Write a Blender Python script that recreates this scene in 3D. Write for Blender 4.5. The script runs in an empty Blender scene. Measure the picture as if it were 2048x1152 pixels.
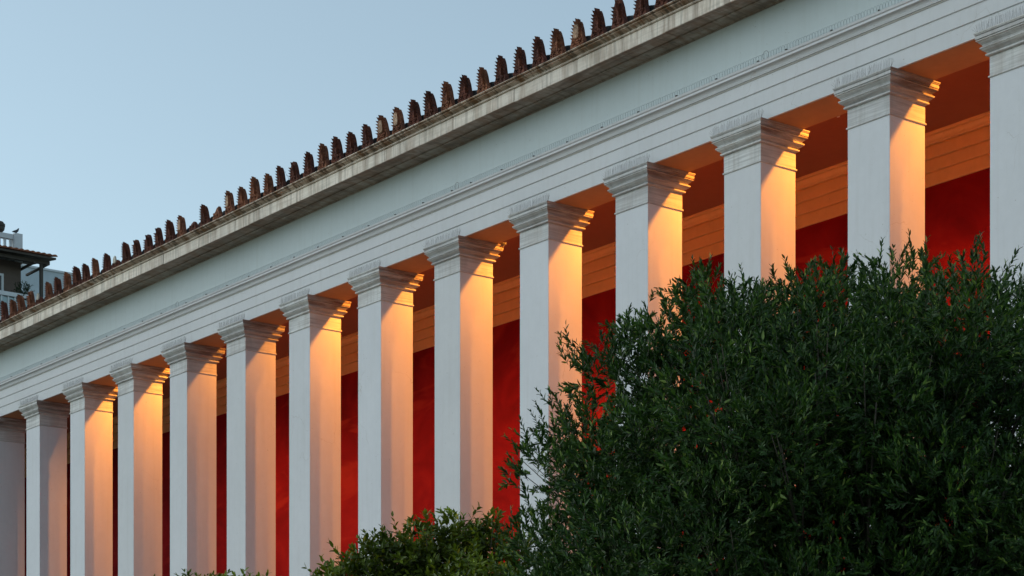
import bpy, bmesh, math, random
import numpy as np
from mathutils import Vector, Matrix
R = math.radians
random.seed(7); rng = np.random.default_rng(11)
scene = bpy.context.scene
C = scene.collection

# ------------------------------------------------------------------ camera
cam_d = bpy.data.cameras.new('camera')
cam = bpy.data.objects.new('camera', cam_d); C.objects.link(cam)
cam.location = (0, 0, 1.6)
cam.rotation_euler = (R(90), 0, R(52.637))
cam_d.sensor_width = 36.0
cam_d.lens = 71.363
cam_d.shift_y = 0.5189
cam_d.clip_start = 0.1; cam_d.clip_end = 6000
scene.camera = cam

# ------------------------------------------------------------------ world, sun, exposure
SUN_EL, SUN_AZ = 30.0, 228.0
w = bpy.data.worlds.new('World'); scene.world = w; w.use_nodes = True
wn = w.node_tree; wn.nodes.clear()
sky = wn.nodes.new('ShaderNodeTexSky'); sky.sky_type = 'NISHITA'; sky.sun_disc = False
sky.sun_elevation = R(SUN_EL); sky.sun_rotation = R(SUN_AZ)
sky.air_density = 1.0; sky.dust_density = .7; sky.ozone_density = 2.0
bg = wn.nodes.new('ShaderNodeBackground'); bg.inputs['Strength'].default_value = 0.15
wo = wn.nodes.new('ShaderNodeOutputWorld')
hs = wn.nodes.new('ShaderNodeHueSaturation'); hs.inputs['Saturation'].default_value = 0.55
tint = wn.nodes.new('ShaderNodeMix'); tint.data_type = 'RGBA'; tint.blend_type = 'MULTIPLY'; tint.inputs[0].default_value = 1.0
tint.inputs[7].default_value = (.86, 1.0, .97, 1)      # thin evening haze greys and cools the whole sky
wn.links.new(sky.outputs[0], hs.inputs['Color']); wn.links.new(hs.outputs[0], tint.inputs[6]); wn.links.new(tint.outputs[2], bg.inputs[0]); wn.links.new(bg.outputs[0], wo.inputs[0])
sl = bpy.data.lights.new('sun', 'SUN'); sl.energy = .6; sl.angle = R(40); sl.color = (1.0, .97, .94)
sun = bpy.data.objects.new('sun', sl); C.objects.link(sun)
az, el = R(SUN_AZ), R(28)
sdir = Vector((math.sin(az)*math.cos(el), math.cos(az)*math.cos(el), math.sin(el)))
sun.rotation_euler = (-sdir).to_track_quat('-Z', 'Y').to_euler()
scene.view_settings.view_transform = 'Standard'; scene.view_settings.look = 'None'
scene.view_settings.exposure = .2; scene.view_settings.gamma = 1.0

# ------------------------------------------------------------------ helpers
def setp(o, label=None, cat=None, group=None, kind=None):
    if label: o['label'] = label
    if cat: o['category'] = cat
    if group: o['group'] = group
    if kind: o['kind'] = kind
    return o
def empty(name, loc, label=None, cat=None, group=None):
    o = bpy.data.objects.new(name, None); C.objects.link(o); o.location = loc
    o.empty_display_size = .2
    return setp(o, label, cat, group)
def fin(name, bm, mat, parent=None, loc=(0, 0, 0), smooth=False, bevel=0, recalc=True):
    if recalc: bmesh.ops.recalc_face_normals(bm, faces=bm.faces[:])
    me = bpy.data.meshes.new(name); bm.to_mesh(me); bm.free()
    if mat: me.materials.append(mat)
    o = bpy.data.objects.new(name, me); C.objects.link(o); o.location = loc
    if parent: o.parent = parent
    if smooth:
        for p in me.polygons: p.use_smooth = True
    if bevel:
        m = o.modifiers.new('b', 'BEVEL'); m.width = bevel; m.segments = 2; m.limit_method = 'ANGLE'; m.angle_limit = R(40)
    return o
def box(bm, x0, x1, y0, y1, z0, z1):
    v = [bm.verts.new(p) for p in ((x0,y0,z0),(x1,y0,z0),(x1,y1,z0),(x0,y1,z0),(x0,y0,z1),(x1,y0,z1),(x1,y1,z1),(x0,y1,z1))]
    for f in ((0,1,2,3),(4,5,6,7),(0,1,5,4),(1,2,6,5),(2,3,7,6),(3,0,4,7)): bm.faces.new([v[i] for i in f])
    return v
def prism_x(bm, prof, x0, x1):
    """closed (y,z) profile extruded along x"""
    a = [bm.verts.new((x0, y, z)) for y, z in prof]; b = [bm.verts.new((x1, y, z)) for y, z in prof]
    n = len(prof)
    for i in range(n): bm.faces.new((a[i], a[(i+1) % n], b[(i+1) % n], b[i]))
    bm.faces.new(a); bm.faces.new(b[::-1])
def prism_z(bm, poly, z0, z1):
    a = [bm.verts.new((x, y, z0)) for x, y in poly]; b = [bm.verts.new((x, y, z1)) for x, y in poly]
    n = len(poly)
    for i in range(n): bm.faces.new((a[i], a[(i+1) % n], b[(i+1) % n], b[i]))
    bm.faces.new(a[::-1]); bm.faces.new(b)
def prism_y(bm, poly, y0, y1):
    a = [bm.verts.new((x, y0, z)) for x, z in poly]; b = [bm.verts.new((x, y1, z)) for x, z in poly]
    n = len(poly)
    for i in range(n): bm.faces.new((a[i], a[(i+1) % n], b[(i+1) % n], b[i]))
    bm.faces.new(a[::-1]); bm.faces.new(b)
def tube(bm, pts, rad, seg=5, closed=False):
    """rad: number or list"""
    pts = [Vector(p) for p in pts]; n = len(pts); rings = []
    for i, p in enumerate(pts):
        if closed: d = pts[(i+1) % n]-pts[i-1]
        else: d = pts[min(i+1, n-1)]-pts[max(i-1, 0)]
        d.normalize()
        u = d.cross(Vector((0, 0, 1)))
        if u.length < .05: u = d.cross(Vector((1, 0, 0)))
        u.normalize(); v = d.cross(u)
        r = rad[i] if isinstance(rad, (list, tuple)) else rad
        rings.append([bm.verts.new(p+(u*math.cos(2*math.pi*k/seg)+v*math.sin(2*math.pi*k/seg))*r) for k in range(seg)])
    m = n if closed else n-1
    for i in range(m):
        a, b = rings[i], rings[(i+1) % n]
        for k in range(seg): bm.faces.new((a[k], a[(k+1) % seg], b[(k+1) % seg], b[k]))
    if not closed:
        bm.faces.new(rings[0][::-1]); bm.faces.new(rings[-1])
def lathe(bm, prof, seg=16, cx=0, cy=0):
    rings = [[bm.verts.new((cx+r*math.cos(2*math.pi*k/seg), cy+r*math.sin(2*math.pi*k/seg), z)) for k in range(seg)] for r, z in prof]
    for a, b in zip(rings, rings[1:]):
        for k in range(seg): bm.faces.new((a[k], a[(k+1) % seg], b[(k+1) % seg], b[k]))
    bm.faces.new(rings[0][::-1]); bm.faces.new(rings[-1])

# ------------------------------------------------------------------ materials
def mat(name):
    m = bpy.data.materials.new(name); m.use_nodes = True
    nt = m.node_tree; return m, nt, nt.nodes['Principled BSDF']
def N(nt, t, **kw):
    n = nt.nodes.new(t)
    for k, v in kw.items():
        if k in n.inputs: n.inputs[k].default_value = v
        else: setattr(n, k, v)
    return n
def coords(nt, scale=(1, 1, 1), rot=(0, 0, 0), src='Object'):
    tc = N(nt, 'ShaderNodeTexCoord'); mp = N(nt, 'ShaderNodeMapping')
    mp.inputs['Scale'].default_value = scale; mp.inputs['Rotation'].default_value = rot
    nt.links.new(tc.outputs[src], mp.inputs['Vector']); return mp.outputs[0]
def pos(nt, scale=(1, 1, 1)):
    g = N(nt, 'ShaderNodeNewGeometry'); mp = N(nt, 'ShaderNodeMapping'); mp.inputs['Scale'].default_value = scale
    nt.links.new(g.outputs['Position'], mp.inputs['Vector']); return mp.outputs[0]
def noise(nt, vec, scale, detail=4, rough=.55, dist=0):
    n = N(nt, 'ShaderNodeTexNoise', Scale=scale, Detail=detail, Roughness=rough, Distortion=dist)
    nt.links.new(vec, n.inputs['Vector']); return n.outputs['Fac']
def ramp(nt, fac, stops):
    r = N(nt, 'ShaderNodeValToRGB'); e = r.color_ramp.elements
    while len(e) > 1: e.remove(e[0])
    e[0].position = stops[0][0]; e[0].color = (*stops[0][1], 1) if len(stops[0][1]) == 3 else stops[0][1]
    for p, c in stops[1:]:
        x = e.new(p); x.color = (*c, 1)
    nt.links.new(fac, r.inputs[0]); return r.outputs[0]
def mix(nt, fac, a, b, mode='MIX'):
    m = N(nt, 'ShaderNodeMix', data_type='RGBA', blend_type=mode)
    for s, v in ((0, fac), (6, a), (7, b)):
        if isinstance(v, (int, float)): m.inputs[s].default_value = v
        elif isinstance(v, tuple): m.inputs[s].default_value = (*v, 1)
        else: nt.links.new(v, m.inputs[s])
    return m.outputs[2]
def bump(nt, bsdf, h, strength=.3, dist=.01):
    b = N(nt, 'ShaderNodeBump', Strength=strength, Distance=dist)
    nt.links.new(h, b.inputs['Height']); nt.links.new(b.outputs[0], bsdf.inputs['Normal'])
g3 = lambda v: (v, v, v)

def plaster(name, col, var=.06, crack=True, blot=(1.0, .9, .8), rough=.85):
    m, nt, b = mat(name); p = pos(nt)
    n1 = noise(nt, p, .9, 5, .6); n2 = noise(nt, p, 9, 5, .6)
    c = mix(nt, ramp(nt, n1, [(.35, g3(1-var)), (.65, g3(1.0))]), (0, 0, 0), col, 'MIX')
    base = mix(nt, 1.0, col, ramp(nt, n1, [(.3, g3(1-var)), (.7, g3(1.0))]), 'MULTIPLY')
    base = mix(nt, 1.0, base, ramp(nt, n2, [(.3, g3(1-var*.6)), (.65, g3(1.0))]), 'MULTIPLY')
    # rain streaks running down
    st = noise(nt, pos(nt, (7, 7, .35)), 1.6, 4, .6)
    base = mix(nt, 1.0, base, ramp(nt, st, [(.25, tuple(1-(1-q)*.25 for q in (.8, .77, .72))), (.48, g3(1.0))]), 'MULTIPLY')
    # small dirt specks
    sp = noise(nt, p, 38, 2, .5)
    base = mix(nt, 1.0, base, ramp(nt, sp, [(.20, (.5, .45, .4)), (.27, g3(1.0))]), 'MULTIPLY')
    if crack:
        v = N(nt, 'ShaderNodeTexVoronoi', Scale=.8, feature='DISTANCE_TO_EDGE')
        wv = N(nt, 'ShaderNodeVectorMath', operation='MULTIPLY_ADD'); nn = N(nt, 'ShaderNodeTexNoise', Scale=3.0, Detail=6.0)
        nt.links.new(p, nn.inputs['Vector']); nt.links.new(nn.outputs['Color'], wv.inputs[0]); wv.inputs[1].default_value = (.4, .4, .4)
        nt.links.new(p, wv.inputs[2]); nt.links.new(wv.outputs[0], v.inputs['Vector'])
        ck = ramp(nt, v.outputs['Distance'], [(.0, g3(.0)), (.0045, g3(1.0))])
        gate = ramp(nt, noise(nt, p, .7, 2), [(.52, g3(1.0)), (.60, g3(.0))])
        mk = mix(nt, 1.0, ck, gate, 'ADD')
        base = mix(nt, 1.0, base, ramp(nt, mk, [(0, (.82, .79, .76)), (.9, g3(1.0))]), 'MULTIPLY')
    oi = N(nt, 'ShaderNodeObjectInfo')
    base = mix(nt, 1.0, base, ramp(nt, oi.outputs['Random'], [(0, (.93, .92, .90)), (.5, g3(.98)), (1, (1.0, 1.0, 1.0))]), 'MULTIPLY')
    nt.links.new(base, b.inputs['Base Color']); b.inputs['Roughness'].default_value = rough
    bump(nt, b, noise(nt, p, 60, 6, .7), .25, .004)
    return m
def marble(name, col, vein, streak=(.7, 5, 22), amount=.8, stain=0.0, side_shade=False):
    m, nt, b = mat(name)
    p = pos(nt, streak); n1 = noise(nt, p, 1.0, 6, .65, 1.2)
    n2 = noise(nt, pos(nt, (1.3, 1.3, 40)), 1.2, 5, .7, .6)
    base = mix(nt, ramp(nt, n1, [(.40, g3(amount)), (.56, g3(0))]), col, vein)
    base = mix(nt, ramp(nt, n2, [(.38, g3(amount*.6)), (.50, g3(0))]), base, tuple(q*.8 for q in vein))
    # blocks differ a little from one to the next
    blk = noise(nt, pos(nt, (.45, .1, .1)), 1.0, 1)
    base = mix(nt, 1.0, base, ramp(nt, blk, [(.4, (.86, .86, .87)), (.6, g3(1.0))]), 'MULTIPLY')
    if stain > 0:
        s = noise(nt, pos(nt, (4.5, 1.5, .8)), 1.3, 6, .65, .3)
        base = mix(nt, ramp(nt, s, [(.46, g3(0)), (.60, g3(stain))]), base, (.20, .10, .04))
        s2 = noise(nt, pos(nt, (16, 3, .9)), 1.0, 3, .6, .2)
        base = mix(nt, ramp(nt, s2, [(.52, g3(0)), (.61, g3(stain*.9))]), base, (.10, .075, .05))
        s3 = noise(nt, pos(nt, (.6, .6, .6)), 2.0, 5, .7)
        base = mix(nt, ramp(nt, s3, [(.50, g3(0)), (.72, g3(stain*.6))]), base, (.36, .29, .21))
    if side_shade:       # soffit shade painted in as brown streaks on the upper lamp-side mouldings
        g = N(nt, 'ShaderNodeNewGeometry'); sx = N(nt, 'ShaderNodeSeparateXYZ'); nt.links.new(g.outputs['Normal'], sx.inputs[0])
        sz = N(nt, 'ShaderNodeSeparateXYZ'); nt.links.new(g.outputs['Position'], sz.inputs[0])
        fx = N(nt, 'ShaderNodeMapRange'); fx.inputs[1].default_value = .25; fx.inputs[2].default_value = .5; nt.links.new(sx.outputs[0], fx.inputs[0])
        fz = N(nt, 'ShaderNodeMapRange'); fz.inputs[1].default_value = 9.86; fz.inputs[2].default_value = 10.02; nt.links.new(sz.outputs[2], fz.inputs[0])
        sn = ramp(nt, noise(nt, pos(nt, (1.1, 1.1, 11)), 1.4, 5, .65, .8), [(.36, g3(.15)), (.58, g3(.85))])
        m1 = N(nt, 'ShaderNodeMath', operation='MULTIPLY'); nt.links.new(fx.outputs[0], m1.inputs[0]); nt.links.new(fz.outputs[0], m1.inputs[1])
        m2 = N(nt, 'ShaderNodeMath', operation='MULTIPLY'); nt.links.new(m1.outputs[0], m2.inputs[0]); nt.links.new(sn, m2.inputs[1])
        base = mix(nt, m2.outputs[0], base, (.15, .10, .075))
    nt.links.new(base, b.inputs['Base Color']); b.inputs['Roughness'].default_value = .7
    bump(nt, b, noise(nt, pos(nt, (1, 1, 2)), 40, 6, .7), .3, .004)
    return m

M = {}
M['plaster'] = plaster('painted plaster', (.645, .65, .685), .06)
M['frieze'] = plaster('pale blue plaster', (.53, .59, .615), .05, crack=False)
M['mould'] = plaster('moulding plaster', (.60, .58, .54), .08, crack=False)
M['marble'] = marble('grey veined marble', (.62, .615, .61), (.36, .35, .355), (.8, .8, 20), amount=.6, stain=.15, side_shade=True)
M['fascia'] = marble('stained marble', (.78, .69, .60), (.58, .51, .43), (.8, 3, 9), .6, .42)
M['crown'] = marble('weathered crown marble', (.72, .62, .52), (.38, .27, .19), (.8, 3, 12), .8, 1.0)
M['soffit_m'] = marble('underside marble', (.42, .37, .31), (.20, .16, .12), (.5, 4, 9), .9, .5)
M['ochre'] = plaster('ochre plaster', (.84, .52, .25), .10, crack=False)
M['soffit_p'] = plaster('brown soffit paint', (.46, .24, .12), .14, crack=False)
M['ceiling'] = plaster('dark red ceiling paint', (.30, .10, .055), .1, crack=False)
M['inner'] = plaster('red brown paint', (.42, .17, .09), .1, crack=False)
M['pave'] = plaster('stone paving', (.50, .46, .40), .15, crack=False)

m, nt, b = mat('pompeian red plaster'); p = pos(nt)
base = ramp(nt, noise(nt, pos(nt, (.8, .8, 1.0)), 1.1, 6, .62, .8), [(.30, (.14, .004, .006)), (.5, (.21, .006, .009)), (.75, (.29, .013, .012))])
pt = noise(nt, pos(nt, (.6, .6, 2.2)), .7, 3, .5, 1.5)
base = mix(nt, ramp(nt, pt, [(.60, g3(0)), (.68, g3(.5))]), base, (.36, .03, .018))
nt.links.new(base, b.inputs['Base Color']); b.inputs['Roughness'].default_value = .85; b.inputs['Specular IOR Level'].default_value = .08
bump(nt, b, noise(nt, p, 30, 6, .7), .3, .006); M['red'] = m

def terracotta(name, c1, c2, c3, sc=22, rel=.025):
    m, nt, b = mat(name); p = pos(nt)
    n1 = noise(nt, p, sc, 6, .7, .4); n2 = noise(nt, p, 5, 3)
    base = ramp(nt, n1, [(.30, c1), (.48, c2), (.66, c3)])
    base = mix(nt, 1.0, base, ramp(nt, n2, [(.3, g3(.55)), (.65, g3(1.15))]), 'MULTIPLY')
    nt.links.new(base, b.inputs['Base Color']); b.inputs['Roughness'].default_value = .9
    bump(nt, b, noise(nt, p, 45, 6, .75), .9, rel); return m
M['terra'] = terracotta('fired clay', (.025, .011, .009), (.13, .034, .020), (.21, .065, .032))
M['terra_l'] = terracotta('orange fired clay', (.06, .025, .015), (.25, .08, .038), (.38, .16, .08))
M['terra_w'] = terracotta('worn pale clay', (.16, .09, .06), (.42, .25, .16), (.55, .40, .29), 16)
M['terra_p'] = terracotta('pale stone patch', (.42, .38, .32), (.58, .52, .44), (.66, .60, .52), 16)
M['tile_d'] = terracotta('dark roof tile', (.012, .012, .016), (.035, .030, .034), (.09, .075, .07), 14)

def simple(name, col, rough=.6, metal=0.0, n=.12, sc=6):
    m, nt, b = mat(name); p = pos(nt)
    base = mix(nt, 1.0, col, ramp(nt, noise(nt, p, sc, 5, .6), [(.3, g3(1-n)), (.7, g3(1.0))]), 'MULTIPLY')
    nt.links.new(base, b.inputs['Base Color']); b.inputs['Roughness'].default_value = rough; b.inputs['Metallic'].default_value = metal
    return m
M['wire'] = simple('galvanised wire', (.30, .34, .36), .5, .6)
M['spike'] = simple('spike wire', (.16, .15, .15), .5, .5)
M['black'] = simple('black clip', (.02, .02, .02), .6)
M['can'] = simple('lamp housing', (.10, .09, .08), .5)
M['house'] = simple('dark brown house render', (.13, .10, .085), .9)  # plain dark brown render of the distant house walls
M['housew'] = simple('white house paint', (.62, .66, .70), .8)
M['wood'] = simple('dark timber', (.07, .06, .05), .8, 0, .4)
M['glass'] = simple('dark window glass', (.03, .035, .04), .12)
M['railglass'] = simple('frosted balcony panel', (.30, .42, .46), .3)
M['bark'] = simple('grey brown bark', (.10, .08, .06), .95, 0, .5, 20)
M['twig'] = simple('twig bark', (.10, .085, .06), .9, 0, .4, 20)
M['deadtwig'] = simple('pale bare twig', (.24, .20, .15), .9, 0, .3, 20)
M['bird'] = simple('slate feathers', (.03, .035, .045), .7)
M['cyp'] = simple('bluish white wall', (.50, .58, .64), .9, 0, .2, 1.2)
m, nt, b = mat('dry earth and grass')
base = ramp(nt, noise(nt, pos(nt), 2.5, 6, .7), [(.35, (.055, .05, .03)), (.55, (.07, .085, .035)), (.7, (.13, .11, .07))])
nt.links.new(base, b.inputs['Base Color']); b.inputs['Roughness'].default_value = .95; M['ground'] = m

def leaf(name, stops, back, rough=.45, trans=.25, clump=0):
    m, nt, b = mat(name); g = N(nt, 'ShaderNodeNewGeometry')
    top = ramp(nt, g.outputs['Random Per Island'], stops)
    col = mix(nt, g.outputs['Backfacing'], top, back)
    if clump:      # shoots of different age: some boughs fresher, some duller
        col = mix(nt, 1.0, col, ramp(nt, noise(nt, pos(nt), 3.2, 4, .6), [(.35, (.42, .50, .45)), (.5, g3(.95)), (.66, (clump*1.25, clump*1.2, clump*.9))]), 'MULTIPLY')
    nt.links.new(col, b.inputs['Base Color']); b.inputs['Roughness'].default_value = rough; b.inputs['Specular IOR Level'].default_value = .3
    tr = N(nt, 'ShaderNodeBsdfTranslucent'); mx = N(nt, 'ShaderNodeMixShader', Fac=trans)
    nt.links.new(col, tr.inputs[0]); nt.links.new(b.outputs[0], mx.inputs[1]); nt.links.new(tr.outputs[0], mx.inputs[2])
    nt.links.new(mx.outputs[0], nt.nodes['Material Output'].inputs[0]); return m
M['olive'] = leaf('olive leaf', [(0, (.014, .040, .008)), (.5, (.034, .085, .012)), (.80, (.070, .150, .022)), (.92, (.16, .26, .05)), (1, (.34, .44, .14))], (.045, .095, .028), .5, clump=1.1)
M['citrus'] = leaf('broad leaf', [(0, (.06, .10, .008)), (.5, (.14, .19, .012)), (.85, (.17, .20, .014)), (1, (.42, .33, .04))], (.12, .165, .016), .4, clump=1.6)
M['pot_leaf'] = leaf('pot plant leaf', [(0, (.012, .03, .015)), (1, (.03, .06, .02))], (.03, .05, .02))

# ------------------------------------------------------------------ setting
D = 17.49; SP = 2.0908; X0 = -38.80; PW = .65; PD = .60
FL = 2.4                      # portico floor
AB = 10.14                    # underside of the architrave
BW = 21.12                    # back wall of the portico
XL, XR = X0-4*SP-PW-.3, X0+14*SP+.3
bm = bmesh.new()
v = [bm.verts.new(p) for p in ((-900, -900, 0), (900, -900, 0), (900, 900, 0), (-900, 900, 0))]; bm.faces.new(v)
setp(fin('ground', bm, M['ground']), kind='structure')
bm = bmesh.new(); box(bm, -70, 5, 11.6, 15.2, .004, .06)
setp(fin('path', bm, M['pave']), kind='structure')

# ------------------------------------------------------------------ museum
RL = Vector(((XL+XR)/2, D, 0))
mus = empty('museum_building', RL, 'long white neoclassical building with a colonnade of square pillars and a red wall behind it', 'building')
def part(name, bm, m, parent=mus, **kw):
    if parent is mus: bmesh.ops.translate(bm, vec=-RL, verts=bm.verts)
    return fin(name, bm, m, parent, **kw)
def wpart(name, bm, m, parent, **kw):            # sub-part whose parent mesh sits at the museum's origin
    bmesh.ops.translate(bm, vec=-RL, verts=bm.verts); return fin(name, bm, m, parent, **kw)
# podium and steps
bm = bmesh.new(); box(bm, XL, XR, D-.45, BW, 0.0, FL)
part('podium', bm, M['pave'], bevel=.01)
for k in range(0): pass
# architrave
prof = [(D, AB), (D, 10.324), (D-.014, 10.330), (D-.014, 10.497), (D-.028, 10.504), (D-.028, 10.674), (D-.052, 10.682), (D-.052, 10.694)]
for k in range(9):
    t = k/8; prof.append((D-.056-.040*(t**1.8 if t < 1 else 1), 10.697+.048*math.sin(t*math.pi/2)))
prof += [(D-.108, 10.750), (D-.108, 10.778), (D-.120, 10.786), (D-.127, 10.812), (D-.02, 10.818), (D+PD-.003, 10.818), (D+PD-.003, AB)]
bm = bmesh.new()
prism_x(bm, prof, XL+.1, XR-.1)
arch = part('architrave', bm, M['plaster'])
# separate moulding skin would coincide; instead a drip bead below the moulding
bm = bmesh.new(); prism_x(bm, [(D-.030, 10.662), (D-.040, 10.666), (D-.040, 10.6735), (D-.030, 10.6735)], XL+.12, XR-.12)
wpart('bead', bm, M['mould'], arch)
# soffit lining
bm = bmesh.new(); box(bm, XL+.15, XR-.15, D+.03, D+PD, AB-.004, AB-.001)
wpart('soffit_lining', bm, M['soffit_p'], arch)
bm = bmesh.new(); box(bm, XL+.1, XR-.1, D+PD, D+PD+.01, AB-.004, 10.82)
part('inner_architrave_face', bm, M['inner'])
# frieze
bm = bmesh.new(); box(bm, XL+.1, XR-.1, D-.004, D+PD, 10.819, 11.52)
fr = part('frieze', bm, M['frieze'])
# portico ceiling
bm = bmesh.new(); box(bm, XL+.1, XR-.1, D+PD+.01, BW+.02, 10.821, 10.95)
part('portico_ceiling', bm, M['ceiling'])
# back wall and its entablature
bm = bmesh.new(); box(bm, XL+.1, XR-.1, BW, BW+.4, FL, 10.95)
bw = part('back_wall', bm, M['red'])
B = BW
prof = [(B+.001, AB), (B-.030, AB), (B-.030, 10.300), (B-.008, 10.302), (B-.008, 10.320), (B-.050, 10.324), (B-.050, 10.472), (B-.026, 10.474), (B-.026, 10.492), (B-.075, 10.496), (B-.075, 10.646), (B-.046, 10.650), (B-.046, 10.673), (B-.100, 10.675), (B-.105, 10.70), (B-.095, 10.705), (B-.120, 10.74), (B-.130, 10.765), (B-.118, 10.768), (B-.118, 10.778), (B-.150, 10.782), (B-.150, 10.8195), (B+.001, 10.8195)]
bm = bmesh.new(); prism_x(bm, prof, XL+.1, XR-.1)
part('inner_entablature', bm, M['ochre'])
# end walls of the portico
for a, bb in ((XL-.2, XL+.1), (XR-.1, XR+.2)):
    bm = bmesh.new(); box(bm, a, bb, D-.002, BW+.4, FL, 11.51)
    part('end_wall', bm, M['plaster'])
# building body behind
bm = bmesh.new(); box(bm, XL-.19, XR+.19, BW+.401, 38, 0, 11.5)
part('rear_block', bm, M['plaster'])

# cornice: separate marble blocks, each a hair out of line
joints = [XL-.25]
while joints[-1] < XR+.2: joints.append(joints[-1]+random.uniform(1.15, 1.75))
joints[-1] = XR+.25
bmc, bmf, bmk = bmesh.new(), bmesh.new(), bmesh.new()
for a, c in zip(joints, joints[1:]):
    a += .003; dy = random.uniform(-.006, .006); dz = random.uniform(-.004, .004)
    soff = [(D+.02, 11.486), (D-.026, 11.484), (D-.030, 11.500), (D-.205, 11.502+dz), (D-.212, 11.517+dz), (17.062+dy, 11.519+dz), (17.062+dy, 11.60), (D+.02, 11.60)]
    prism_x(bmc, soff, a, c)
    fas = [(17.060+dy, 11.514+dz), (17.045+dy, 11.516+dz), (17.048+dy, 11.690), (17.054+dy, 11.692), (17.054+dy, 11.699), (17.032+dy, 11.701), (17.022+dy, 11.712), (17.030+dy, 11.724), (17.060+dy, 11.726)]
    prism_x(bmf, fas, a, c)
x = XL-.25; kj = [x]
while kj[-1] < XR+.2: kj.append(kj[-1]+random.uniform(.8, 1.3))
kj[-1] = XR+.25
for a, c in zip(kj, kj[1:]):
    a += .006; dy = random.uniform(-.004, .004)
    cr = [(17.062, 11.727), (17.050+dy, 11.727), (17.050+dy, 11.734), (17.040+dy, 11.745), (17.018+dy, 11.756), (16.992+dy, 11.763), (16.978+dy, 11.765), (16.974+dy, 11.771), (16.978+dy, 11.776), (16.990+dy, 11.777), (16.990+dy, 11.784), (16.958+dy, 11.786), (16.947+dy, 11.793), (16.948+dy, 11.802), (16.954+dy, 11.808), (17.2, 11.812), (17.2, 11.727)]
    prism_x(bmk, cr, a, c)
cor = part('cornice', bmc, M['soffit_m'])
wpart('cornice_fascia', bmf, M['fascia'], cor, bevel=.002)
wpart('crown_moulding', bmk, M['crown'], cor)

# roof with rounded cover tiles
pitch = R(19); ASP = .42226; A0 = -19.933-.05
bm = bmesh.new()
rY = 28.0; rz = 11.80+(rY-17.1)*math.tan(pitch)
prism_x(bm, [(17.1, 11.813), (rY, rz), (38.3, 11.80), (38.3, 11.6), (17.21, 11.6), (17.21, 11.75), (17.1, 11.807)], XL-.25, XR+.25)
na = int((XR-A0)/ASP); xs_a = [A0+ASP*k for k in range(-int((A0-XL)/ASP), na+1)]
for xa in xs_a:
    L = (rY-17.11)/math.cos(pitch); nseg = 20
    for s in range(nseg):
        l0, l1 = L*s/nseg, L*(s+1)/nseg+.02
        r0, r1 = .104, .088
        ring0, ring1 = [], []
        for k in range(9):
            a = math.pi*k/8
            for ring, l, rr in ((ring0, l0, r0), (ring1, l1, r1)):
                ring.append(bm.verts.new((xa+.045+rr*math.cos(a), 17.10+l*math.cos(pitch), 11.80+.075+l*math.sin(pitch)+rr*math.sin(a))))
        for k in range(8): bm.faces.new((ring0[k], ring0[k+1], ring1[k+1], ring1[k]))
        bm.faces.new(ring0)
part('roof', bm, M['tile_d'])

# antefixes -------------------------------------------------------
def slab_outline(h=.37, wb=.145, wt=.074, cut=None):
    pts = [(-wb, 0), (-wb*.97, .05), (-wb*.80, .10), (-wt*1.16, .16), (-wt*1.05, h*.68), (-wt*.92, h*.84), (-wt*.60, h*.95), (0, h)]
    pts = pts+[(-x, z) for x, z in pts[-2::-1]]
    return pts
def petal(bm, base, tip, wdt, thick, y):
    """pointed palmette lobe lying on the face, its tip curling outwards"""
    b = Vector((base[0], 0, base[1])); t = Vector((tip[0], 0, tip[1])); d = (t-b); n = Vector((-d.z, 0, d.x)).normalized()
    rows = []
    for s, wf, yy in ((0, .45, -.2*thick), (.35, .9, -.7*thick), (.7, 1.0, -1.0*thick), (.92, .75, -1.15*thick), (1.0, .22, -1.3*thick)):
        c = b+d*s
        rows.append([bm.verts.new(c+n*wdt*wf+Vector((0, y, 0))), bm.verts.new(c+Vector((0, y+yy, 0))), bm.verts.new(c-n*wdt*wf+Vector((0, y, 0))), bm.verts.new(c+Vector((0, y+.006, 0)))])
    for r0, r1 in zip(rows, rows[1:]):
        for k in range(4): bm.faces.new((r0[k], r0[(k+1) % 4], r1[(k+1) % 4], r1[k]))
    bm.faces.new(rows[0]); bm.faces.new(rows[-1][::-1])
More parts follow.
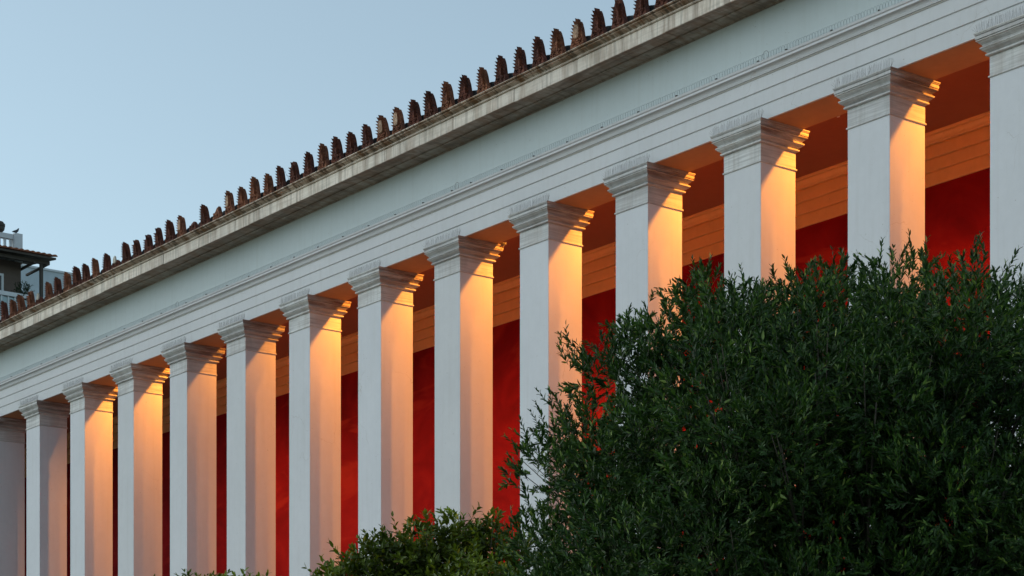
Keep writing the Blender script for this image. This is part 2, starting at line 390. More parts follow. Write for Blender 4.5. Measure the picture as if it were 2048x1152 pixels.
def antefix_meshes(kind):
    rnd = random.Random(kind)
    h = .37
    out = slab_outline(h)
    if kind == 'short':
        out = [(-.150, 0), (-.14, .06), (-.10, .12), (-.085, .14), (-.02, .165), (.04, .20), (.075, .235), (.095, .20), (.10, .12), (.14, .06), (.150, 0)]
    if kind == 'stub':
        out = [(-.150, 0), (-.14, .06), (-.10, .10), (-.02, .13), (.05, .155), (.09, .13), (.12, .07), (.150, 0)]
    bm = bmesh.new(); prism_y(bm, out, -.005, .062)
    bmesh.ops.bevel(bm, geom=[e for e in bm.edges if abs(e.verts[0].co.y-e.verts[1].co.y) < 1e-5], offset=.012, segments=2, affect='EDGES')
    bmesh.ops.recalc_face_normals(bm, faces=bm.faces[:])
    s = bpy.data.meshes.new('antefix'); bm.to_mesh(s); bm.free()
    bm = bmesh.new()
    if kind in ('full', 'pale', 'chip'):
        ctr = (0, .15)
        n = 6
        for sx in (-1, 1):
            for k in range(n):
                if kind == 'chip' and k > 3: continue
                z = .13+k*(.235/n)+.01; wx = .104-.006*k if k < 4 else .080-.028*(k-4)
                if kind == 'pale' and k < 4 and sx > 0: wx = .075
                petal(bm, (sx*.02, z-.055), (sx*wx, z+.012*k/2+.004), .021, .036, -.003)
        petal(bm, (0, .22), (-.006, h+(.022 if kind != 'chip' else -.02)), .020, .034, -.003)
    # lower volutes and leaf lumps
    top = .13 if kind != 'stub' else .09
    for k in range(26):
        cx, cz = rnd.uniform(-.12, .12), rnd.uniform(.012, top)
        r = rnd.uniform(.012, .024)
        if abs(cx) > .14-cz*.45: continue
        mt = Matrix.Translation((cx, -.004, cz)) @ Matrix.Diagonal((1.2, .8, 1, 1))
        bmesh.ops.create_icosphere(bm, subdivisions=1, radius=r, matrix=mt)
    for sx in (-1, 1):
        pts = [(sx*(.055+.03*math.cos(a)*(1-a/14)), -.018, .075+.03*math.sin(a)*(1-a/14)) for a in [q*.6 for q in range(14)]]
        tube(bm, pts, .008, 5)
    bmesh.ops.recalc_face_normals(bm, faces=bm.faces[:])
    r = bpy.data.meshes.new('palmette_relief'); bm.to_mesh(r); bm.free()
    return s, r
def face_patch(kind):
    bm = bmesh.new()
    if kind == 'pale': out = [(-.058, .13), (-.070, .20), (-.062, .27), (-.03, .315), (.02, .31), (.055, .26), (.062, .18), (.05, .13), (0, .115)]
    else: out = [(-.05, .10), (-.045, .17), (-.02, .215), (.02, .235), (.045, .20), (.055, .13), (.03, .09)]
    prism_y(bm, out, -.030, .0)
    bmesh.ops.bevel(bm, geom=bm.edges[:], offset=.008, segments=2, affect='EDGES')
    bmesh.ops.recalc_face_normals(bm, faces=bm.faces[:])
    m_ = bpy.data.meshes.new('worn_patch'); bm.to_mesh(m_); bm.free(); return m_
AM = {}
for kd in ('full', 'pale', 'chip', 'short', 'stub'):
    AM[kd] = antefix_meshes(kd)
PM = {'pale': face_patch('pale'), 'stub': face_patch('stub')}
PM['pale'].materials.append(M['terra_w']); PM['stub'].materials.append(M['terra_p'])
variants = {}
for kd, (s_, r_) in AM.items():
    for cn in ('terra', 'terra_l'):
        s2, r2 = s_.copy(), r_.copy(); s2.materials.append(M[cn]); r2.materials.append(M[cn]); variants[kd, cn] = (s2, r2)
# index from the antefix standing at x = A0, counting left
special = {2: 'pale', 12: 'pale', 13: 'pale', 19: 'chip', 24: 'pale', 25: 'short', 27: 'stubd', 28: 'pale', 34: 'stub', 42: 'stub'}
lightc = {3, 7, 9, 17, 21, 22, 23, 36, 43, 44, 45, 41, 39}
arnd = random.Random(5)
for k, xa in enumerate(sorted(xs_a, reverse=True)):
    idx = round((A0-xa)/ASP)
    kd = special.get(idx, 'full' if arnd.random() > .12 else 'chip')
    cn = 'terra_l' if idx in lightc or kd in ('pale', 'short') else 'terra'
    key = {'stubd': 'stub'}.get(kd, kd)
    s_, r_ = variants[key, cn]
    o = bpy.data.objects.new('antefix', s_); C.objects.link(o); o.parent = mus
    o.location = Vector((xa+arnd.uniform(-.012, .012), 16.985+arnd.uniform(-.008, .008), 11.808))-RL
    sc = arnd.uniform(.95, 1.05); o.scale = (sc*arnd.uniform(.94, 1.03), sc, sc*arnd.uniform(.94, 1.05)); o.rotation_euler = (R(arnd.uniform(-2, 4)), R(arnd.uniform(-3, 3)), R(arnd.uniform(-6, 6)))
    c = bpy.data.objects.new('palmette_relief', r_); C.objects.link(c); c.parent = o
    if kd == 'stub' or kd == 'pale':
        q = bpy.data.objects.new('worn_patch', PM[kd]); C.objects.link(q); q.parent = o
        o['label'] = {'pale': 'antefix whose front has worn pale', 'stub': 'broken antefix stump patched with pale stone'}[kd]
    elif kd in ('short', 'stubd'): o['label'] = 'antefix broken off short'

# pillars ---------------------------------------------------------
def ring_profile(bm, prof):
    """mitred square moulding round the pillar: prof = (projection, z)"""
    rings = []
    for p, z in prof:
        rings.append([bm.verts.new(q) for q in ((-PW-p, -p, z), (p, -p, z), (p, PD+p, z), (-PW-p, PD+p, z))])
    for a, b in zip(rings, rings[1:]):
        for k in range(4): bm.faces.new((a[k], a[(k+1) % 4], b[(k+1) % 4], b[k]))
    bm.faces.new(rings[0][::-1]); bm.faces.new(rings[-1])
H = AB-FL                      # pillar origin: front right corner at floor level
zs = lambda z: z-FL
bm = bmesh.new(); nz = 24
rings = []
for k in range(nz+1):
    z = (zs(9.65))*k/nz; rings.append([bm.verts.new(q) for q in ((-PW, 0, z), (0, 0, z), (0, PD, z), (-PW, PD, z))])
for a, b in zip(rings, rings[1:]):
    for k in range(4): bm.faces.new((a[k], a[(k+1) % 4], b[(k+1) % 4], b[k]))
bm.faces.new(rings[0][::-1]); bm.faces.new(rings[-1])
shaft0 = fin('pillar', bm, M['plaster'], mus, bevel=.005)
bm = bmesh.new()
cp = [(0.001, 9.668), (.001, 9.878), (.024, 9.881), (.034, 9.888), (.036, 9.897), (.032, 9.906), (.018, 9.909), (.018, 9.915)]
for k in range(7):
    t = k/6; cp.append((.024+.044*math.sin(t*math.pi/2)**1.4, 9.917+.042*t))
cp += [(.076, 9.961), (.080, 9.970), (.076, 9.978), (.052, 9.980), (.052, 9.990)]
for k in range(9):
    t = k/8; cp.append((.058+.036*(1-math.cos(t*math.pi))/2, 9.993+.048*t))
cp += [(.108, 10.043), (.110, 10.052), (.104, 10.056), (.096, 10.057), (.096, 10.063), (.112, 10.064), (.114, 10.098), (.104, 10.100), (.104, 10.107), (.118, 10.109), (.120, 10.116), (.116, 10.1185), (.124, 10.122), (.126, 10.1345)]
ring_profile(bm, [(p, zs(z)) for p, z in cp])
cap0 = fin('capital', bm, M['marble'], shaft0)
bm = bmesh.new()
ring_profile(bm, [(.0005, zs(9.645)), (.012, zs(9.648)), (.015, zs(9.657)), (.012, zs(9.666)), (.0005, zs(9.669))])
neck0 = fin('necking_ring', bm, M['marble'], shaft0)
bm = bmesh.new(); ring_profile(bm, [(.06, .001), (.06, .12), (.045, .13), (.05, .16), (.02, .20), (.0015, .21)])
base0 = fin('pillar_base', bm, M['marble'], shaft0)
PX = {n: X0+SP*n for n in range(-4, 15)}
for n, x in PX.items():
    if n == -4: o = shaft0
    else:
        o = shaft0.copy(); C.objects.link(o)
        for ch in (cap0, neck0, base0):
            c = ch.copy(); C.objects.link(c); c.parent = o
    o.location = Vector((x, D, FL))-RL

# bird spikes -----------------------------------------------------
def spike_mesh(seed):
    rnd = random.Random(seed); bm = bmesh.new()
    x0, x1 = -PW-.115, .115
    prism_x(bm, [(-.100, 0), (-.075, 0), (-.075, .004), (-.100, .004)], x0+.01, x1-.01)
    n = 38
    for k in range(n):
        x = x0+.015+(x1-x0-.03)*k/(n-1)
        bad = rnd.random() < .06
        for s in (-1, 1):
            L = rnd.uniform(.095, .115)
            dx = s*.026+rnd.uniform(-.008, .008)+(rnd.uniform(-.05, .05) if bad else 0)
            dy = -.020*s+rnd.uniform(-.012, .008)
            b = Vector((x, -.0875, .003)); t = b+Vector((dx, dy, L if not bad else L*.75))
            tube(bm, [b, (b+t)/2+Vector((dx*.05, 0, 0)), t], .0012, 3)
    for s in (-1, 1):
        for q in range(3):
            b = Vector((x1-.02 if s > 0 else x0+.02, -.0875, .003)); tube(bm, [b, b+Vector((s*(.03+.02*q), -.01*q, .10-.02*q))], .0011, 3)
    me = bpy.data.meshes.new('bird_spike_strip'); bm.to_mesh(me); bm.free(); me.materials.append(M['spike']); return me
SM = [spike_mesh(s) for s in range(3)]
vis = [n for n in PX if -1 <= n <= 12]
ords = ['leftmost', 'second', 'third', 'fourth', 'fifth', 'sixth', 'seventh', 'eighth', 'ninth', 'tenth', 'eleventh', 'twelfth', 'thirteenth', 'fourteenth']
for n, x in PX.items():
    if n not in vis: continue
    i = vis.index(n)
    o = bpy.data.objects.new('bird_spike_strip', SM[n % 3]); C.objects.link(o); o.location = (x, D-.0, 10.1355)
    if i == 0: lab = 'row of thin wire bird spikes on the leftmost pillar capital, cut by the photo edge'
    elif i == len(vis)-1: lab = 'row of thin wire bird spikes on the rightmost pillar capital, cut by the photo edge'
    else: lab = 'row of thin wire bird spikes on top of the %s pillar capital from the left' % ords[i]
    setp(o, lab, 'bird spikes', 'bird spike strips on the pillar capitals')
# tangle of bent spikes at the inner corner of one capital
bm = bmesh.new(); rnd = random.Random(3)
for q in range(9):
    a0 = rnd.uniform(0, 6.28); pts = [(.0+.03*math.cos(a0+t*.7)*(1+q*.05), .03*math.sin(t*.9+q), .01+.006*t+.02*abs(math.sin(t+q))) for t in range(7)]
    tube(bm, pts, .004, 4)
o = fin('wire_tangle', bm, M['spike']); o.location = (PX[7]+.128, D+PD+.10, 10.105)
setp(o, 'small curled tangle of wire on the inner corner of a capital mid row', 'wire')

# bird coils ------------------------------------------------------
cuts = [(-44.0, -32.72, 'far left'), (-32.70, -24.11, 'middle left'), (-24.09, -17.71, 'middle right'), (-17.69, -9.0, 'far right')]
for (a, c, wd) in cuts:
    root = empty('bird_deterrent_coil', ((a+c)/2, D-.065, 10.816), 'long thin spring wire bird coil lying on the entablature ledge, %s length of four' % wd, 'bird coil', 'bird coils on the ledge')
    L = c-a; loops = int(L/.046); seg = 12
    t = np.arange(loops*seg+1)/seg*2*np.pi
    wob = .004*np.sin(np.arange(len(t))*.013)+.003*np.sin(np.arange(len(t))*.057+1)
    px = -L/2+L*np.arange(len(t))/len(t)+.010*np.sin(t); py = .034*np.cos(t)+wob; pz = .052+(.046+wob*.6)*np.sin(t)
    P = np.stack([px, py, pz], 1); T = np.gradient(P, axis=0); T /= np.linalg.norm(T, axis=1)[:, None]
    U = np.cross(T, [1, 0, 0]); U /= np.linalg.norm(U, axis=1)[:, None]; V = np.cross(T, U)
    rr = .0019; ring = [P+rr*(U*math.cos(q*2*math.pi/3)+V*math.sin(q*2*math.pi/3)) for q in range(3)]
    vs = np.stack(ring, 1).reshape(-1, 3); n = len(P)
    i = np.arange(n-1)[:, None]; q = np.arange(3)[None, :]
    f = np.stack([i*3+q, i*3+(q+1) % 3, (i+1)*3+(q+1) % 3, (i+1)*3+q], -1).reshape(-1, 4)
    me = bpy.data.meshes.new('coil_wire'); me.from_pydata(vs.tolist(), [], f.tolist()); me.materials.append(M['wire'])
    o = bpy.data.objects.new('coil_wire', me); C.objects.link(o); o.parent = root
    x = -L/2+.35
    cm = None
    while x < L/2-.1:
        if cm is None:
            bm = bmesh.new(); box(bm, -.009, .009, -.062, -.044, -.001, .016); box(bm, -.004, .004, -.058, .02, .012, .018)
            cl = fin('clip', bm, M['black'], root); cm = cl
        else: cl = cm.copy(); C.objects.link(cl); cl.parent = root
        cl.location = (x, 0, 0); x += .74
    if wd != 'far right':
        bm = bmesh.new(); tube(bm, [(0, .05*math.cos(q*.3927)*.5-.02, .058+.052*math.sin(q*.3927)) for q in range(16)] if False else [(.050*math.cos(q*.3927), -.03, .058+.052*math.sin(q*.3927)) for q in range(16)], .0028, 4, closed=True)
        cr = fin('end_ring', bm, M['spike'], root); cr.location = (L/2, 0, 0)

# downlights ------------------------------------------------------
LAMP = {-3: 0, -2: 0, -1: 0.0, 0: 0.0, 1: .9, 2: 1.0, 3: .42, 4: .45, 5: 1.0, 6: .8, 7: 1.0, 8: 1.0, 9: 1.0, 10: 1.0, 11: .9, 12: 1.0, 13: 1.0}
lpos = {-3: 'on the far left end', 13: 'at the far right end'}
LX, LY, LZ = .72, 18.47, 10.63
for n, e in LAMP.items():
    x = PX[n]+LX
    lab = ('unlit' if e == 0 else 'lit')+' small round downlight under the portico ceiling, number %d bay from the left pillar' % (n+4)
    words = ['first', 'second', 'third', 'fourth', 'fifth', 'sixth', 'seventh', 'eighth', 'ninth', 'tenth', 'eleventh', 'twelfth', 'thirteenth', 'fourteenth', 'fifteenth', 'sixteenth', 'seventeenth']
    lab = '%s round downlight under the portico ceiling, %s bay from the left' % ('unlit' if e == 0 else 'lit', words[n+3])
    root = empty('downlight', (x, LY, 10.82), lab, 'ceiling lamp', 'downlights along the portico ceiling')
    bm = bmesh.new(); lathe(bm, [(.02, 0), (.02, -.05), (.055, -.06), (.06, -.17), (.052, -.17), (.048, -.12)], 14)
    fin('housing', bm, M['can'], root, smooth=False)
    if e > 0:
        ld = bpy.data.lights.new('downlight_lamp', 'SPOT'); ld.energy = 470*e; ld.color = (1.0, .32, .035); ld.spot_size = R(150); ld.spot_blend = 1.0; ld.shadow_soft_size = .03
        lo = bpy.data.objects.new('downlight_lamp', ld); C.objects.link(lo); lo.parent = root; lo.location = (0, 0, LZ-10.82)
# small white ceiling sensor
bm = bmesh.new(); lathe(bm, [(.028, 0), (.028, -.015), (.018, -.035), (.006, -.04)], 12)
o = fin('ceiling_sensor', bm, M['housew']); o.location = (-18.51, 19.5, 10.82)
setp(o, 'tiny round white sensor on the dark red portico ceiling, near the second last pillar', 'sensor')

# ------------------------------------------------------------------ apartment house beyond
hx = -77.0
hroot = empty('apartment_house', (hx, 27, 0), 'distant brown rendered house with a tiled eave, balcony and white roof terrace', 'house')
HL = Vector((hx, 27, 0))
def hp(name, bm, m, parent=hroot, **kw):
    bmesh.ops.translate(bm, vec=-HL, verts=bm.verts); return fin(name, bm, m, parent, **kw)
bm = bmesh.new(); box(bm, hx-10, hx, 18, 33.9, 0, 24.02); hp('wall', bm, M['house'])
bm = bmesh.new()      # eave deck of a sloping tiled roof
prism_y(bm, [(-75.75, 24.02), (-75.75, 24.10), (hx-1.2, 24.42), (hx-1.2, 24.34)], 18, 34.85)
ev = hp('tiled_roof', bm, M['wood'])
bm = bmesh.new(); y = 18.1
while y < 34.9:
    for l in range(3):
        x0, x1 = -75.68-l*.55, -75.68-(l+1)*.55-.06
        z0, z1 = 24.13+l*.122, 24.13+(l+1)*.122+.01
        ring0 = [bm.verts.new((x0, y+.105*math.cos(q*math.pi/6), z0+.085*math.sin(q*math.pi/6))) for q in range(7)]
        ring1 = [bm.verts.new((x1, y+.09*math.cos(q*math.pi/6), z1+.07*math.sin(q*math.pi/6))) for q in range(7)]
        for q in range(6): bm.faces.new((ring0[q], ring0[q+1], ring1[q+1], ring1[q]))
        bm.faces.new(ring0)
    y += .235
ho = hp('roof_tiles', bm, M['terra_l'], ev)
bm = bmesh.new(); box(bm, -76.2, -76.05, 30, 34.72, 23.86, 24.0);
for yy in (33.95, 34.5): box(bm, -77.9, -75.9, yy, yy+.09, 23.78, 23.858)
hp('eave_beam', bm, M['wood'])
bm = bmesh.new(); box(bm, -76.18, -76.06, 34.32, 34.44, 21.4, 23.858); hp('porch_post', bm, M['wood'])
# window
bm = bmesh.new(); box(bm, hx, hx+.05, 31.9, 33.15, 21.6, 23.45); wf = hp('window', bm, M['housew'])
for a, c in ((31.98, 32.28), (32.36, 32.64), (32.72, 33.05)):
    for z0, z1 in ((21.8, 22.45), (22.52, 23.35)):
        bm = bmesh.new(); box(bm, hx+.05, hx+.06, a, c, z0, z1); hp('pane', bm, M['glass'], wf)
# balcony
bm = bmesh.new(); box(bm, hx, -75.6, 25, 34.9, 21.2, 21.4); bal = hp('balcony', bm, M['housew'])
bm = bmesh.new(); box(bm, -75.78, -75.62, 25, 34.9, 22.24, 22.40); hp('handrail', bm, M['housew'], bal)
bm = bmesh.new(); box(bm, -75.72, -75.69, 25, 34.85, 21.45, 22.2); hp('balcony_panel', bm, M['railglass'], bal)
bm = bmesh.new(); y = 25.2
while y < 34.9: box(bm, -75.69, -75.65, y, y+.05, 21.4, 22.24); y += .28
hp('baluster', bm, M['housew'], bal)
# roof terrace parapet
bm = bmesh.new(); box(bm, hx-.55, hx-.1, 33.68, 34.02, 24.02, 25.22); par = hp('terrace_post', bm, M['housew'])
bm = bmesh.new(); box(bm, hx-.42, hx-.22, 26, 33.678, 24.98, 25.18); hp('terrace_rail', bm, M['housew'])
bm = bmesh.new(); box(bm, hx-.42, hx-.22, 26, 33.678, 24.02, 24.42); hp('terrace_kerb', bm, M['housew'])
y = 26.15
bm = bmesh.new(); box(bm, hx-.36, hx-.28, -.05, .05, 24.42, 24.98)
b0 = hp('terrace_baluster', bm, M['housew']); b0.data.transform(Matrix.Translation((0, 27, 0))); b0.location.y = y-27
while y < 33.4:
    y += .24; c = b0.copy(); C.objects.link(c); c.location.y = y-27
# clay urn or chimney cowl on the rail
bm = bmesh.new(); lathe(bm, [(.14, 0), (.17, .05), (.22, .10), (.24, .20), (.22, .22), (.25, .24), (.25, .34), (.21, .36), (.18, .42), (.08, .45)], 12)
o = fin('chimney_cowl', bm, M['wood']); o.location = (hx-.32, 33.1, 25.18)
o.parent = None
setp(o, 'dark round cowl standing above the white terrace rail of the distant house', 'cowl')
# pigeon
bm = bmesh.new()
me = bpy.data.meshes.new('pigeon')
vs = [(0, -.19, -.03), (0, -.10, 0), (0, 0, .02), (0, .06, .07), (0, .085, .14), (0, .12, .155)]
es = [(0, 1), (1, 2), (2, 3), (3, 4), (4, 5)]
vs += [(.015, 0, -.05), (-.015, 0, -.05), (.015, .01, -.10), (-.015, .01, -.10)]; es += [(2, 6), (2, 7), (6, 8), (7, 9)]
me.from_pydata(vs, es, []); me.materials.append(M['bird'])
pg = bpy.data.objects.new('pigeon', me); C.objects.link(pg); sk = pg.modifiers.new('s', 'SKIN')
rad = [.012, .045, .062, .045, .032, .006, .008, .008, .006, .006]
for vv, r in zip(me.skin_vertices[0].data, rad): vv.radius = (r, r)
me.skin_vertices[0].data[2].use_root = True
pg.modifiers.new('ss', 'SUBSURF').levels = 2
pg.location = (hx-.3, 33.84, 25.325); setp(pg, 'dark pigeon perched on the end post of the white roof terrace', 'pigeon')
# farther white building
bm = bmesh.new(); r2 = empty('white_building', (-95, 42.5, 0), 'plain pale blue grey wall of a building seen behind the distant house', 'building')
box(bm, -12, 0, -2.0, 2.3, 0, 29.1); wl = fin('wall', bm, M['cyp'], r2)
bm = bmesh.new(); box(bm, -12.05, .06, -2.05, 2.36, 29.1, 29.2); fin('parapet', bm, M['housew'], r2)

# ------------------------------------------------------------------ foliage
def orth(d):
    a = np.where(np.abs(d[:, 2:3]) < .9, np.array([[0, 0, 1.]]), np.array([[1., 0, 0]]))
    u = np.cross(d, a); u /= np.linalg.norm(u, axis=1)[:, None]; return u, np.cross(d, u)
def leaf_mesh(name, base, d, nrm, L, W, fold=.25, droop=.0):
    """base points, directions, face normals, lengths and widths -> folded pointed leaves"""
    n = len(base); side = np.cross(d, nrm); side /= np.linalg.norm(side, axis=1)[:, None]; up = np.cross(side, d)
    L = L[:, None]; W = W[:, None]
    p0 = base; p3 = base+d*L-up*L*droop
    mA = base+d*L*.35-up*L*droop*.1; mB = base+d*L*.72-up*L*droop*.5
    v = np.stack([p0, mA+side*W*.5+up*W*fold, mA, mA-side*W*.5+up*W*fold, mB+side*W*.38+up*W*fold, mB, mB-side*W*.38+up*W*fold, p3], 1).reshape(-1, 3)
    F3 = np.array([[0, 2, 1], [0, 3, 2], [4, 5, 7], [5, 6, 7]]); F4 = np.array([[1, 2, 5, 4], [2, 3, 6, 5]])
    off = (np.arange(n)*8)[:, None, None]
    f3 = (F3[None]+off).reshape(-1, 3); f4 = (F4[None]+off).reshape(-1, 4)
    me = bpy.data.meshes.new(name); me.vertices.add(len(v)); me.vertices.foreach_set('co', v.astype(np.float32).ravel())
    loops = np.concatenate([f3.ravel(), f4.ravel()]); me.loops.add(len(loops)); me.loops.foreach_set('vertex_index', loops.astype(np.int32))
    ls = np.concatenate([np.arange(len(f3))*3, len(f3)*3+np.arange(len(f4))*4]); me.polygons.add(len(ls))
    me.polygons.foreach_set('loop_start', ls.astype(np.int32)); me.update(calc_edges=True); me.validate(); return me
def norm(a): return a/np.maximum(np.linalg.norm(a, axis=1)[:, None], 1e-9)
def shoots(blobs, per, seg, slen, up=.5, inner=.25):
    """blobs: (x,y,z,r). returns start points, directions, lengths of shoots growing out of each clump"""
    S, Dd, Ln = [], [], []
    for bx, by, bz, r in blobs:
        n = int(per*(r/.35)**2)
        dr = norm(rng.normal(size=(n, 3))); dr[:, 2] = np.abs(dr[:, 2])*.8+dr[:, 2]*.2 if False else dr[:, 2]
        rad = r*(inner+(1-inner)*rng.random(n)**.6)
        st = np.array([bx, by, bz])+dr*rad[:, None]*np.array([1, 1, .9])
        dd = norm(dr*.8+np.array([0, 0, up])+rng.normal(size=(n, 3))*.35)
        S.append(st); Dd.append(dd); Ln.append(slen*(.5+rng.random(n)))
    return np.concatenate(S), np.concatenate(Dd), np.concatenate(Ln)
def grow(S, Dd, Ln, nl, Ll, Lw, ang, whorl=2, jitter=.3, tiprate=0.0):
    n = len(S); bases, dirs, nrms, LL, WW = [], [], [], [], []
    u, v = orth(Dd)
    curl = rng.normal(size=(n, 3))*.25; phase = rng.random(n)*6.28
    for k in range(nl):
        s = (k+.6)/nl; P = S+Dd*(Ln*s)[:, None]+curl*(Ln*s*s*.5)[:, None]; T = norm(Dd+curl*s)
        for j in range(whorl):
            a = phase+k*1.57+j*2*math.pi/whorl
            rad = u*np.cos(a)[:, None]+v*np.sin(a)[:, None]
            an = ang*(1-.45*s)+rng.normal(size=n)*.15
            d = norm(T*np.cos(an)[:, None]+rad*np.sin(an)[:, None]+rng.normal(size=(n, 3))*jitter*.4)
            nr = norm(T-d*np.sum(T*d, 1)[:, None]+rng.normal(size=(n, 3))*.25+np.array([0, 0, .3]))
            bases.append(P); dirs.append(d); nrms.append(nr)
            sz = (.75+.5*rng.random(n))*(1-.35*s**3); LL.append(Ll*sz); WW.append(Lw*sz)
    return [np.concatenate(q) for q in (bases, dirs, nrms, LL, WW)], curl
def twig_mesh(name, S, Dd, Ln, curl, r=.0016):
    n = len(S); u, v = orth(Dd); rows = []
    for s, rr in ((0, r), (.5, r*.7), (1.0, r*.35)):
        P = S+Dd*(Ln*s)[:, None]+curl*(Ln*s*s*.5)[:, None]
        for q in range(3): rows.append(P+(u*math.cos(q*2.094)+v*math.sin(q*2.094))*rr)
    vs = np.stack(rows, 1).reshape(-1, 3); F = []
    for a in (0, 3):
        for q in range(3): F.append([a+q, a+(q+1) % 3, a+3+(q+1) % 3, a+3+q])
    f = (np.array(F)[None]+(np.arange(n)*9)[:, None, None]).reshape(-1, 4)
    me = bpy.data.meshes.new(name); me.vertices.add(len(vs)); me.vertices.foreach_set('co', vs.astype(np.float32).ravel())
    me.loops.add(f.size); me.loops.foreach_set('vertex_index', f.ravel().astype(np.int32)); me.polygons.add(len(f))
    me.polygons.foreach_set('loop_start', (np.arange(len(f))*4).astype(np.int32)); me.update(calc_edges=True); return me
def add_mesh(name, me, m, parent):
    me.materials.clear(); me.materials.append(m); o = bpy.data.objects.new(name, me); C.objects.link(o); o.parent = parent; return o

# frame of a crown: a = to the right as one faces the facade from the lawn, b = towards the facade side
ax = Vector((.6069, .7948, 0)); bx_ = Vector((-.7948, .6069, 0))
def world(a, b, z): v = ax*a+bx_*b; return (v.x, v.y, z)
def branch_system(bm, blobs, root_z, fork_z, r0):
    rnd = random.Random(9)
    tube(bm, [(0, 0, root_z), (.03, -.02, fork_z*.35), (-.03, .03, fork_z*.7), (0, 0, fork_z)], [r0*1.35, r0, r0*.9, r0*.85], 10)
    for (x, y, z, r) in blobs:
        tip = Vector((x, y, z)); s = Vector((0, 0, fork_z*.95))
        pts = [s]; mid = s.lerp(tip, .4)+Vector((rnd.uniform(-.1, .1), rnd.uniform(-.1, .1), .08)); m2 = s.lerp(tip, .75)+Vector((rnd.uniform(-.08, .08), rnd.uniform(-.08, .08), .03))
        tube(bm, [s, mid, m2, tip], [r0*.22, r0*.12, r0*.06, .003], 6)
        for q in range(5):
            e = tip+Vector((rnd.uniform(-1, 1), rnd.uniform(-1, 1), rnd.uniform(-.4, 1)))*r*.9
            tube(bm, [m2, m2.lerp(e, .5)+Vector((0, 0, .03)), e], [r0*.045, .003, .002], 4)

# big olive ---------------------------------------------------------
OX, OY = -7.63, 8.13
ot = empty('olive_tree', (OX, OY, 0), 'large dense dark green olive tree with narrow leaves in the right foreground', 'tree')
rim = [(-1.62, .0, 3.45, .26), (-1.66, -.1, 3.05, .26), (-1.55, .1, 2.7, .3), (-1.45, .2, 3.72, .28), (-1.32, -.1, 4.00, .24), (-1.14, .1, 4.06, .26), (-.98, -.15, 4.15, .27), (-.78, .0, 4.36, .22), (-.58, .15, 4.18, .26),
       (-.34, -.1, 4.30, .26), (-.12, .1, 4.42, .24), (.12, .0, 4.36, .26), (.32, .15, 4.50, .22), (.58, -.1, 4.40, .24), (.86, .05, 4.28, .28), (1.12, -.1, 4.24, .28), (1.38, .0, 4.1, .3), (1.6, .1, 3.7, .32), (1.7, 0, 3.2, .32)]
blobs = [(world(a, b_, z)[0], world(a, b_, z)[1], z, r) for a, b_, z, r in rim]
cnt = 0
grid = [(-1.6+.27*i, bb, 1.75+.27*j) for i in range(13) for j in range(10) for bb in (-1.1, -.6, .0, .7)]
for ga, gb, gz in grid:
    a, b_, z = ga+rng.uniform(-.13, .13), gb+rng.uniform(-.25, .25), gz+rng.uniform(-.13, .13)
    e = abs(a/1.7)**2.6+abs(b_/1.45)**2.4+abs((z-2.95)/1.36)**2.8
    if e > .90: continue
    if a < -.9 and z > 3.95: continue
    q = world(a, b_, z); blobs.append((q[0], q[1], z, rng.uniform(.20, .33)))
S, Dd, Ln = shoots(blobs, 155, 0, .105, .6)
tops = [q for q in blobs if q[2]+q[3] > 4.2 or q in blobs[:8]]
sel = rng.integers(0, len(tops), 260); S2 = np.array([tops[i][:3] for i in sel])+rng.normal(size=(260, 3))*.10; S2[:, 2] += .02
S = np.concatenate([S, S2]); Dd = np.concatenate([Dd, norm(rng.normal(size=(260, 3))*.28+np.array([0, 0, 1.]))]); Ln = np.concatenate([Ln, .09+.09*rng.random(260)])
extra = [(-.10, 4.72), (.34, 4.78), (.43, 4.72), (.22, 4.70), (-1.58, 3.62), (-.40, 4.62)]
lv, curl = grow(S, Dd, Ln, 8, .041, .0120, .66)
print('olive leaves', len(lv[0]))
add_mesh('foliage', leaf_mesh('foliage', *lv, fold=.2, droop=.06), M['olive'], ot)
add_mesh('twigs', twig_mesh('twigs', S, Dd, Ln, curl), M['twig'], ot)
bm = bmesh.new(); branch_system(bm, [b for b in blobs[::3]], 0, 1.5, .13)
fin('trunk', bm, M['bark'], ot, smooth=True)

# broad-leaved shrubs -------------------------------------------------
def shrub(x, y, blobs_l, label, per=30, dz=.10):
    t = empty('shrub', (x, y, 0), label, 'shrub')
    blobs_l = [(a, b_, z+dz-.05, r) for a, b_, z, r in blobs_l]
    bl = [(world(a, b_, z)[0], world(a, b_, z)[1], z, r) for a, b_, z, r in blobs_l]
    S, Dd, Ln = shoots(bl, per, 0, .085, .6)
    lv, curl = grow(S, Dd, Ln, 5, .052, .021, .95, 2, .3)
    add_mesh('foliage', leaf_mesh('foliage', *lv, fold=.15, droop=.12), M['citrus'], t)
    add_mesh('twigs', twig_mesh('twigs', S, Dd, Ln, curl, .002), M['twig'], t)
    bm = bmesh.new(); branch_system(bm, bl[::2], 0, .9, .05); fin('stem', bm, M['bark'], t, smooth=True)
    return t
b1 = [(-.74, 0, 3.02, .14), (-.62, 0, 3.08, .18), (-.5, 0, 3.14, .2), (-.34, 0, 3.20, .2), (-.15, 0, 3.26, .22), (.05, 0, 3.28, .22), (.24, .0, 3.24, .22), (.42, 0, 3.1, .24)]
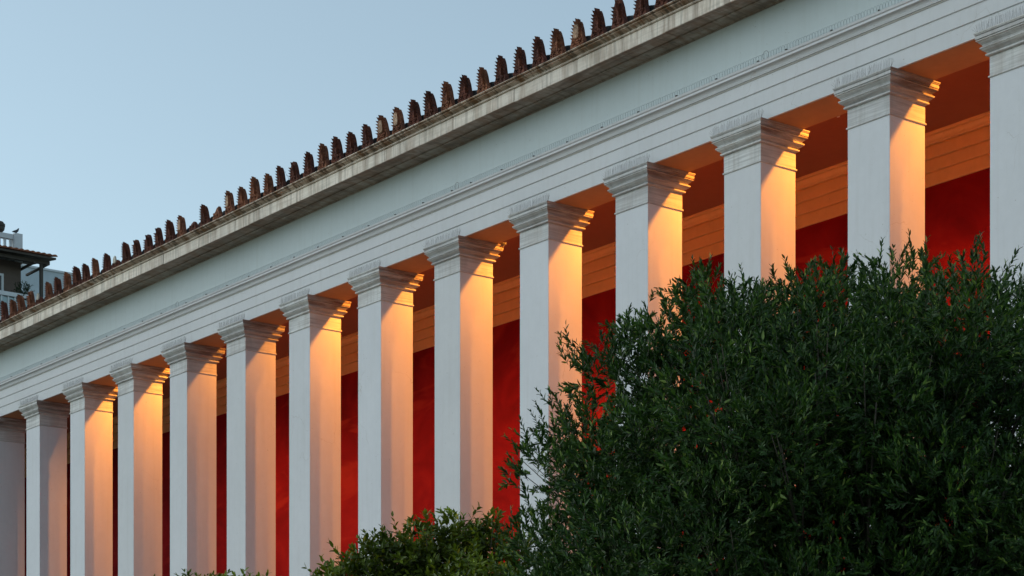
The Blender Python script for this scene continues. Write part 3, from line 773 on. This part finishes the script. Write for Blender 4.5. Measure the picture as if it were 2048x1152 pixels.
for k in range(60):
    a, b_, z = rng.uniform(-.72, .75), rng.uniform(-.7, .7), rng.uniform(1.9, 3.15)
    if (a/1.0)**2+(b_/.8)**2+((z-2.5)/.8)**2 < 1: b1.append((a, b_, z, rng.uniform(.2, .3)))
shrub(-10.55, 7.60, b1, 'bushy shrub with broad yellowish green leaves in front of the pillars, bottom centre', 230)
b2 = [(-.27, 0, 3.12, .12), (-.1, 0, 3.16, .13), (.10, 0, 3.16, .12), (0, .1, 2.9, .3), (-.2, 0, 2.7, .3), (.2, 0, 2.7, .3), (0, 0, 2.3, .4)]
shrub(-12.30, 6.97, b2, 'broad leaved shrub of which only the tips of the top shoots show, bottom left', 150, .07)
b3 = [(0, 0, 3.10, .08), (0, .1, 2.85, .2), (-.1, 0, 2.6, .25), (0, 0, 2.3, .3)]
shrub(-12.62, 6.56, b3, 'small shrub showing just one leafy tip at the very bottom edge, far left', 110, .09)
# weed on the roof edge
wx = -28.12
t = empty('roof_weed', (wx, 17.02, 11.81), 'tiny weed sprouting between two antefixes on the roof edge', 'weed')
S = np.array([[0, 0, 0.]]*9)+rng.normal(size=(9, 3))*.015; S[:, 2] = np.abs(S[:, 2]); Dd = norm(rng.normal(size=(9, 3))*.35+np.array([0, 0, 1.])); Ln = .12+.12*rng.random(9)
lv, curl = grow(S, Dd, Ln, 5, .03, .010, .8)
add_mesh('foliage', leaf_mesh('foliage', *lv), M['pot_leaf'], t); add_mesh('stems', twig_mesh('stems', S, Dd, Ln, curl, .002), M['twig'], t)
# balcony pot plant
t = empty('potted_plant', (-76.0, 33.45, 21.4), 'dark leafy potted plant on the balcony of the distant house', 'plant')
bm = bmesh.new(); lathe(bm, [(.16, 0), (.2, .3), (.23, .32), (.23, .38), (.19, .38), (.18, .34)], 12); fin('pot', bm, M['terra'], t)
S, Dd, Ln = shoots([(0, 0, .8, .35), (.0, .1, 1.15, .3)], 70, 0, .2, .7); lv, curl = grow(S, Dd, Ln, 5, .10, .035, .9)
add_mesh('foliage', leaf_mesh('foliage', *lv), M['pot_leaf'], t)
bm = bmesh.new(); tube(bm, [(0, 0, .34), (.02, 0, .7), (0, .03, 1.1)], [.02, .015, .01], 6); fin('stem', bm, M['bark'], t)
